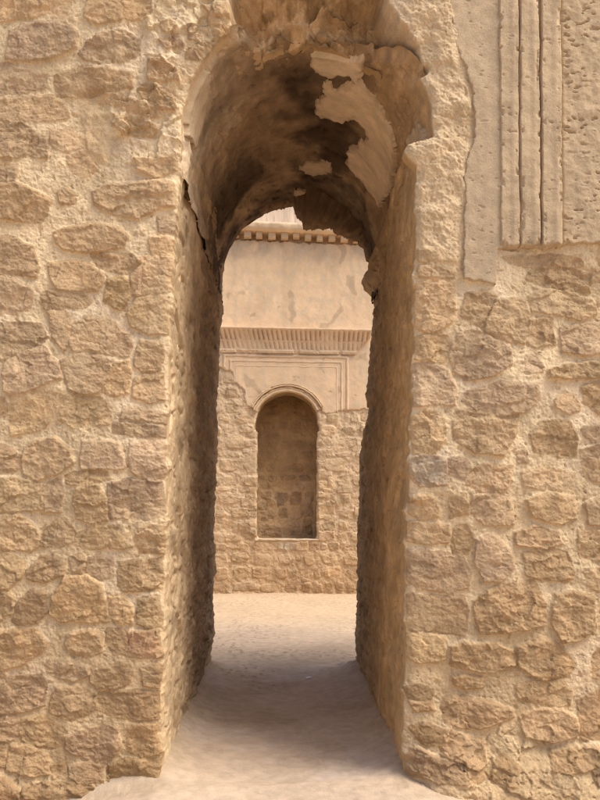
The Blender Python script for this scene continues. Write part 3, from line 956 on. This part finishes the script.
def far_patch(name, poly, base, rel, parent, tone, cfun=None, step=.6, warp=1.2, seed=400, ext=None, mat=None):
    a = np.array(poly); x0, y0 = a.min(0) - 3; x1, y1 = a.max(0) + 3
    f0, f1 = ext or (196, 392)
    xx = axis(x0, x1, max(x0, f0), min(x1, f1), step, 4.0) if x0 < f0 or x1 > f1 else np.arange(x0, x1, step)
    Uu, Vv = np.meshgrid(xx, np.arange(y0, y1 + step, step))
    d = sdist(Uu + warp * fbm(Uu, Vv, 6, 3, seed), Vv + warp * fbm(Uu, Vv, 6, 3, seed + 3), poly)
    h = base + rel(Uu, Vv)
    h = np.where(d > .7, h - .5 * base * np.clip(1 - d / 2.5, 0, 1) ** 2, -2.5)
    kk = d > -.9
    f = kk[:-1, :-1] & kk[1:, :-1] & kk[1:, 1:] & kk[:-1, 1:]
    Cc = np.ones(Uu.shape + (3,)) * np.array(tone)
    if cfun:
        Cc = cfun(Uu, Vv, Cc)
    return grid_mesh(name, WF(Uu, Vv, -h * FS / S), mat or M_FARP, parent, f, np.clip(Cc, .03, .85))


ARC2 = [(NCX - 37 * math.cos(a), NCY + 2 - 37 * math.sin(a)) for a in np.linspace(.42, math.pi - .42, 20)]
PLA = [(40, 230.5), (560, 253.5), (560, 411), (366, 410.5), (343, 411.5), (336, 413), (325, 414.5), (321, 411)] + ARC2[::-1] + \
      [(248, 408), (245, 405.5), (243, 391), (233.5, 382), (231.5, 372), (222, 369.5), (215, 366), (205, 368), (192, 360), (40, 364)]


def pla_col(u, v, c):
    up = sstep(330, 300, v)[..., None]
    c = c * (1 + .07 * fbm(u, v, 50, 4, 411) + .05 * fbm(u, v * .5, 14, 4, 412))[..., None]
    c = c * (1 - up) + c * np.array((1.05, 1.04, 1.02)) * up
    st = (sstep(270, 243, v + 9 * fbm(u, v, 16, 4, 414)) * sstep(-.25, .4, fbm(u, v * .7, 26, 4, 415)))[..., None]
    c = c * (1 - .7 * st) + .7 * st * np.array((.42, .33, .24))
    sc_ = sstep(.78, .93, ridged(u * 1.5, v * .8, 22, 2, 417))[..., None] * .45
    c = c * (1 - sc_) + sc_ * np.array((.66, .52, .36))
    ck = sstep(.9, .99, ridged(u, v, 70, 3, 421) / 1.5)[..., None] * .5
    c = c * (1 - ck) + ck * np.array((.40, .29, .19))
    pt = sstep(.25, .4, fbm(u, v, 34, 4, 423))[..., None] * .16
    c = c * (1 - pt) + pt * np.array((.62, .44, .27))
    dr = sstep(.2, .6, fbm(u * 3.0, v * .25, 40, 3, 419))[..., None] * .04
    return c * (1 - dr)


face = far_patch('plaster_face', PLA, 1.5, lambda u, v: .7 * fbm(u, v, 60, 3, 405) + .12 * fbm(u, v, 6, 3, 406), far,
                 (.77, .56, .355), pla_col, warp=1.5)


# sunk fillets of the rectangular frame above the niche: narrow raised bands with a step between
def fillet(y_top, xl, xr, yb_l, yb_r, w, h, seed):
    s0 = .018
    poly = [(xl, yb_l), (xl, y_top + slope(xl, s0)), (xr, y_top + slope(xr, s0)), (xr, yb_r), (xr - w, yb_r), (xr - w, y_top + w + slope(xr, s0)),
            (xl + w, y_top + w + slope(xl, s0)), (xl + w, yb_l)]
    return far_patch('frame_fillet', poly, h, lambda u, v: .15 * fbm(u, v, 14, 3, seed) + .7 * fbm(u, v, 60, 3, 405), far,
                     (.70, .515, .335), lambda u, v, c: c * (1 + .1 * fbm(u, v, 20, 4, seed + 1))[..., None], step=.45, warp=.35, seed=seed)


fillet(354.2, 222.0, 349.5, 369.0, 411.0, 4.6, 2.4, 430)
fillet(359.6, 228.5, 343.6, 371.0, 412.0, 4.2, 2.1, 435)
fillet(365.0, 234.0, 338.3, 381.0, 412.5, 3.4, 1.85, 440)

# fluted cavetto cornice
U, V = np.meshgrid(np.arange(196, 376, .36), np.arange(0, 1.0001, .016))
vt = 328.8 + slope(U, .022); vb = 354.0 + slope(U, .018)
VV = vt + (vb - vt) * V
endr = 372.5 - 17.0 * sstep(.1, 1.0, V) ** .9                  # mitred right end
hprof = np.interp(V, [0, .02, .09, .12, .30, .52, .56, .80, .86, .9, 1.0], [0, 11, 11.2, 10.0, 7.2, 5.0, 4.6, 3.2, 3.1, 4.2, 3.4])
lean_ = (U - 287) * .16 * (V - .5)
ph = (U - lean_ * .0 - 6.0 * (V - .3) * np.clip((U - 330) / -70, -1, 1) + .5 * fbm(U, V * 0, 20, 3, 449)) / 4.7
wv = np.abs(np.sin(ph * math.pi)) ** .7
fl1 = sstep(.10, .16, V) * sstep(.52, .46, V); fl2 = sstep(.54, .58, V) * sstep(.86, .80, V)
brk = sstep(-.55, -.1, fbm(U, VV, 26, 3, 451))
h = hprof + (wv - .75) * (3.0 * fl1 + 1.5 * fl2) * (.35 + .65 * brk) + .28 * fbm(U, VV, 6, 4, 453)
h -= sstep(.3, .6, fbm(U, VV, 12, 3, 455)) * sstep(.82, .95, V) * 1.6
h = np.where(U < endr + .4 * fbm(U, VV, 5, 2, 457), h, -1)
kk = U < endr + 1.2
fm = kk[:-1, :-1] & kk[1:, :-1] & kk[1:, 1:] & kk[:-1, 1:]
Cc = np.array((.70, .515, .33)) * (1 + .1 * fbm(U, VV, 18, 4, 459))[..., None]
Cc = Cc * (1 - .10 * (1 - wv) * (fl1 + fl2))[..., None]
grid_mesh('fluted_cornice', WF(U, VV, -h * FS / S), M_FARP, far, fm, np.clip(Cc, .03, .8))

# dentil cornice and the set-back wall above it
us = np.arange(120, 470, .8)
pr = [(243, .05), (236, .05), (235.2, .0), (235.1, -.20), (233.2, -.24), (231.5, -.245), (229.5, -.25), (227.4, -.25), (226.6, -.22), (226.2, .35)]
Ps = np.array([WF(us, v_ + slope(us, .045) + .25 * fbm(us, us * 0 + i * 3, 12, 3, 470), d_ + .012 * fbm(us, us * 0 + 5 * i, 9, 3, 471)) for i, (v_, d_) in enumerate(pr)])
Cc = np.array((.68, .50, .32)) * (1 + .1 * fbm(np.arange(len(pr))[:, None] * 3.0, us[None] * 1.0, 14, 3, 473))[..., None]
cornice = grid_mesh('dentil_cornice', Ps, M_FARP, far, None, np.clip(Cc, .03, .8), flip=True)


def dentil(u0):
    w, vt, vb = 6.8 + random.uniform(-.9, .7), 235.0, 241.2 + random.uniform(-.5, .4)
    if random.random() < .2:
        vb -= random.uniform(1.2, 3.4)
    o = slope(u0, .045)
    Vt = []; F = []
    r = .012
    x0, x1 = (u0 - CX) * FS / S, (u0 + w - CX) * FS / S
    z0, z1 = EYE + (CY - vb - o) * FS / S, EYE + (CY - vt - o) * FS / S
    y0, y1 = FARY - .15 + random.uniform(-.012, .012), FARY + .06
    ring_ = lambda y, i: [(x0 + i, y, z0 + i), (x1 - i, y, z0 + i + random.uniform(-.006, .006)), (x1 - i, y, z1 - i * .3), (x0 + i, y, z1 - i * .3)]
    Vt = ring_(y1, 0) + ring_(y0 + r * 1.5, 0) + ring_(y0, r)
    F = []
    for k in range(2):
        for j in range(4):
            a, b = k * 4 + j, k * 4 + (j + 1) % 4
            F.append((a, b, b + 4, a + 4))
    F.append((8, 9, 10, 11))
    t = .84 + random.uniform(-.08, .08)
    poly_mesh('dentil', Vt, F, M_FARP, cornice, tint=(.68 * t, .50 * t, .32 * t))


u = 122.5
while u < 462:
    dentil(u); u += 12.2 + random.uniform(-.5, .5)

xx = axis(60, 540, 200, 392, .8, 5.0); U, V = np.meshgrid(xx, np.arange(90, 229, 1.0))
st_ = sstep(.05, .6, fbm(U, V * .06, 3.2, 3, 480)) * sstep(170, 226, V + 30 * fbm(U, V * .0, 7, 2, 481))
Cc = np.array((.68, .55, .43)) * (1 + .05 * fbm(U, V, 40, 4, 483))[..., None]
Cc = Cc * (1 - .5 * st_[..., None]) + .5 * st_[..., None] * np.array((.36, .29, .23))
grid_mesh('upper_wall', WF(U, V + slope(U, .03), .16 + .01 * fbm(U, V * .3, 12, 3, 485)), M_FARP, far, None, np.clip(Cc, .03, .85))
# back, top and ends of the courtyard wall
x0, x1 = (62 - CX) * FS / S, (538 - CX) * FS / S
zt = EYE + (CY - 92) * FS / S
poly_mesh('wall_core', [(x0, FARY + .75, -.2), (x1, FARY + .75, -.2), (x1, FARY + 1.3, -.2), (x0, FARY + 1.3, -.2),
                        (x0, FARY + .75, zt), (x1, FARY + .75, zt), (x1, FARY + 1.3, zt), (x0, FARY + 1.3, zt)],
          [(0, 3, 2, 1), (0, 1, 5, 4), (1, 2, 6, 5), (2, 3, 7, 6), (3, 0, 4, 7), (4, 5, 6, 7)], M_FAR, far, tint=(.46, .33, .2))
MORTAR = MORTAR_N

# ================================================================== GROUND
gx = axis(-260, 260, -1.5, 1.5, .014, 12.0)
gy = axis(-260, 260, -.8, 10.2, .024, 12.0)
GX, GY = np.meshgrid(gx, gy)
lx = np.interp(GY, [0, TUN], [-.73, -.70]); rx = np.interp(GY, [0, TUN], [.71, .74])
inT = sstep(-.10, .12, GY) * sstep(TUN + .35, TUN - .15, GY)
dl = GX - lx; dr_ = rx - GX
fil = lambda d: np.clip(1 - d / .24, 0, 1.4) ** 2 * .075
Z = inT * (fil(dl) + fil(dr_)) - .035 * inT * np.clip(1 - (GX / .6) ** 2, 0, 1)
side = np.clip(np.maximum(-.72 - GX, GX - .72), 0, 2.0)
Z -= sstep(.25, -.1, GY) * np.clip(side * .2, 0, .14)
fade = sstep(60, 14, np.hypot(GX, GY - 4))
Z += fade * (.022 * fbm(GX, GY, 1.3, 3, 500) + .004 * fbm(GX, GY, .16, 4, 503) + .003 * fbm(GX, GY, .045, 2, 505))
stn = sstep(.42, .58, fbm(GX, GY * .8, .06, 2, 507)) * sstep(-.1, .4, fbm(GX, GY, .9, 3, 508)) * fade * (.35 + .65 * sstep(1.6, 2.6, GY))
Z += .009 * stn
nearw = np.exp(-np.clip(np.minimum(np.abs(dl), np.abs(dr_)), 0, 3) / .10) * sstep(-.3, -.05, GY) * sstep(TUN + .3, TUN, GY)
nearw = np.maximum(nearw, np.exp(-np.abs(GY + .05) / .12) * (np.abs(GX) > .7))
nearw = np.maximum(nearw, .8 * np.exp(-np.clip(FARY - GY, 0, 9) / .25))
deb = sstep(.25, .5, fbm(GX, GY, .035, 2, 521)) * np.clip(nearw * 1.3, 0, 1) * fade
Z += .008 * deb
Cg = np.array((.49, .375, .275)) * (1 + .10 * fbm(GX, GY, 1.1, 4, 510) + .07 * fbm(GX, GY, .12, 4, 512))[..., None]
tr = (inT * sstep(-.3, .4, fbm(GX, GY, .8, 3, 515)))[..., None]
Cg = Cg * (1 - .5 * tr) + .5 * tr * np.array((.60, .49, .41))  # passage shadow lightened and greyed through the floor colour
Cg = Cg * (1 - .3 * stn[..., None])
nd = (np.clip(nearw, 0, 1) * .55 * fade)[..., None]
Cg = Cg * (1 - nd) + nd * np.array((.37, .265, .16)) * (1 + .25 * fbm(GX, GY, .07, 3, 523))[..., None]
court = sstep(5.2, 7.5, GY)[..., None]
Cg = Cg * (1 - .5 * court) + .5 * court * np.array((.52, .37, .22))
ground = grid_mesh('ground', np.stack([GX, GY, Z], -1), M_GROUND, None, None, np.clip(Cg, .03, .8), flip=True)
ground['kind'] = 'structure'


def gz(x, y):
    j = int(np.argmin(np.abs(gy - y))); i = int(np.argmin(np.abs(gx - x)))
    return float(Z[j, i])


# crumpled scrap of paper on the passage floor
px_, py_ = .24, 2.98
nu = 9
Us, Vs = np.meshgrid(np.linspace(-1.3, 1.3, nu), np.linspace(-1.3, 1.3, nu))
zz = .012 + .004 * Vs + .005 * fbm(Us * 3, Vs * 3, 2.2, 3, 520)
ang_ = .5
ppx = .02 * Us * math.cos(ang_) - .014 * Vs * math.sin(ang_); ppy = .02 * Us * math.sin(ang_) + .014 * Vs * math.cos(ang_)
pp = grid_mesh('paper_scrap', np.stack([ppx, ppy, zz], -1), M_PAPER, None, None, np.ones(Us.shape + (3,)) * .9, flip=False)
pp.location = (px_, py_, gz(px_, py_)); pp['label'] = 'small crumpled white scrap of litter on the passage floor'; pp['category'] = 'litter'; pp['kind'] = 'thing'

# ================================================================== LIGHT, WORLD, CAMERA
SUN_EL, SUN_AZ = math.radians(59), math.radians(65)      # from the upper right, behind the camera
sd = Vector((math.sin(SUN_AZ) * math.cos(SUN_EL), -math.cos(SUN_AZ) * math.cos(SUN_EL), math.sin(SUN_EL)))
sun = bpy.data.lights.new('sun', 'SUN'); sun.energy = 3.6; sun.angle = math.radians(32); sun.color = (1, .95, .85)
so = bpy.data.objects.new('sun', sun); col.objects.link(so)
so.rotation_euler = (-sd).to_track_quat('-Z', 'Y').to_euler(); so.location = (4, -6, 12)
w = bpy.data.worlds.new('World'); sc.world = w; w.use_nodes = True
nt = w.node_tree; bg = nt.nodes['Background']
sky = nt.nodes.new('ShaderNodeTexSky'); sky.sky_type = 'NISHITA'; sky.sun_disc = False
sky.sun_elevation = SUN_EL
sky.sun_rotation = math.atan2(sd.x, sd.y)
sky.air_density = 1.0; sky.dust_density = 4.0; sky.ozone_density = .6
nt.links.new(sky.outputs[0], bg.inputs['Color']); bg.inputs['Strength'].default_value = .2

cam = bpy.data.cameras.new('camera'); co = bpy.data.objects.new('camera', cam); col.objects.link(co)
co.location = (0, -5, EYE); co.rotation_euler = (math.radians(90), 0, 0)
cam.sensor_fit = 'VERTICAL'; cam.sensor_height = 36; cam.sensor_width = 27; cam.lens = 36 * 850 / 800
cam.shift_x = 17 / 800; cam.shift_y = 100 / 800
cam.clip_start = .05; cam.clip_end = 1000
sc.camera = co
sc.view_settings.view_transform = 'Standard'; sc.view_settings.look = 'None'
sc.view_settings.exposure = 0; sc.view_settings.gamma = 1
sc.render.engine = 'CYCLES'
sc.cycles.use_denoising = True
sc.cycles.denoiser = 'OPENIMAGEDENOISE'
sc.cycles.denoising_input_passes = 'RGB_ALBEDO_NORMAL'
sc.cycles.denoising_prefilter = 'NONE'
sc.cycles.use_adaptive_sampling = False
sc.cycles.sample_clamp_indirect = 4
sc.cycles.filter_width = 1.3
sc.cycles.max_bounces = 8; sc.cycles.diffuse_bounces = 6
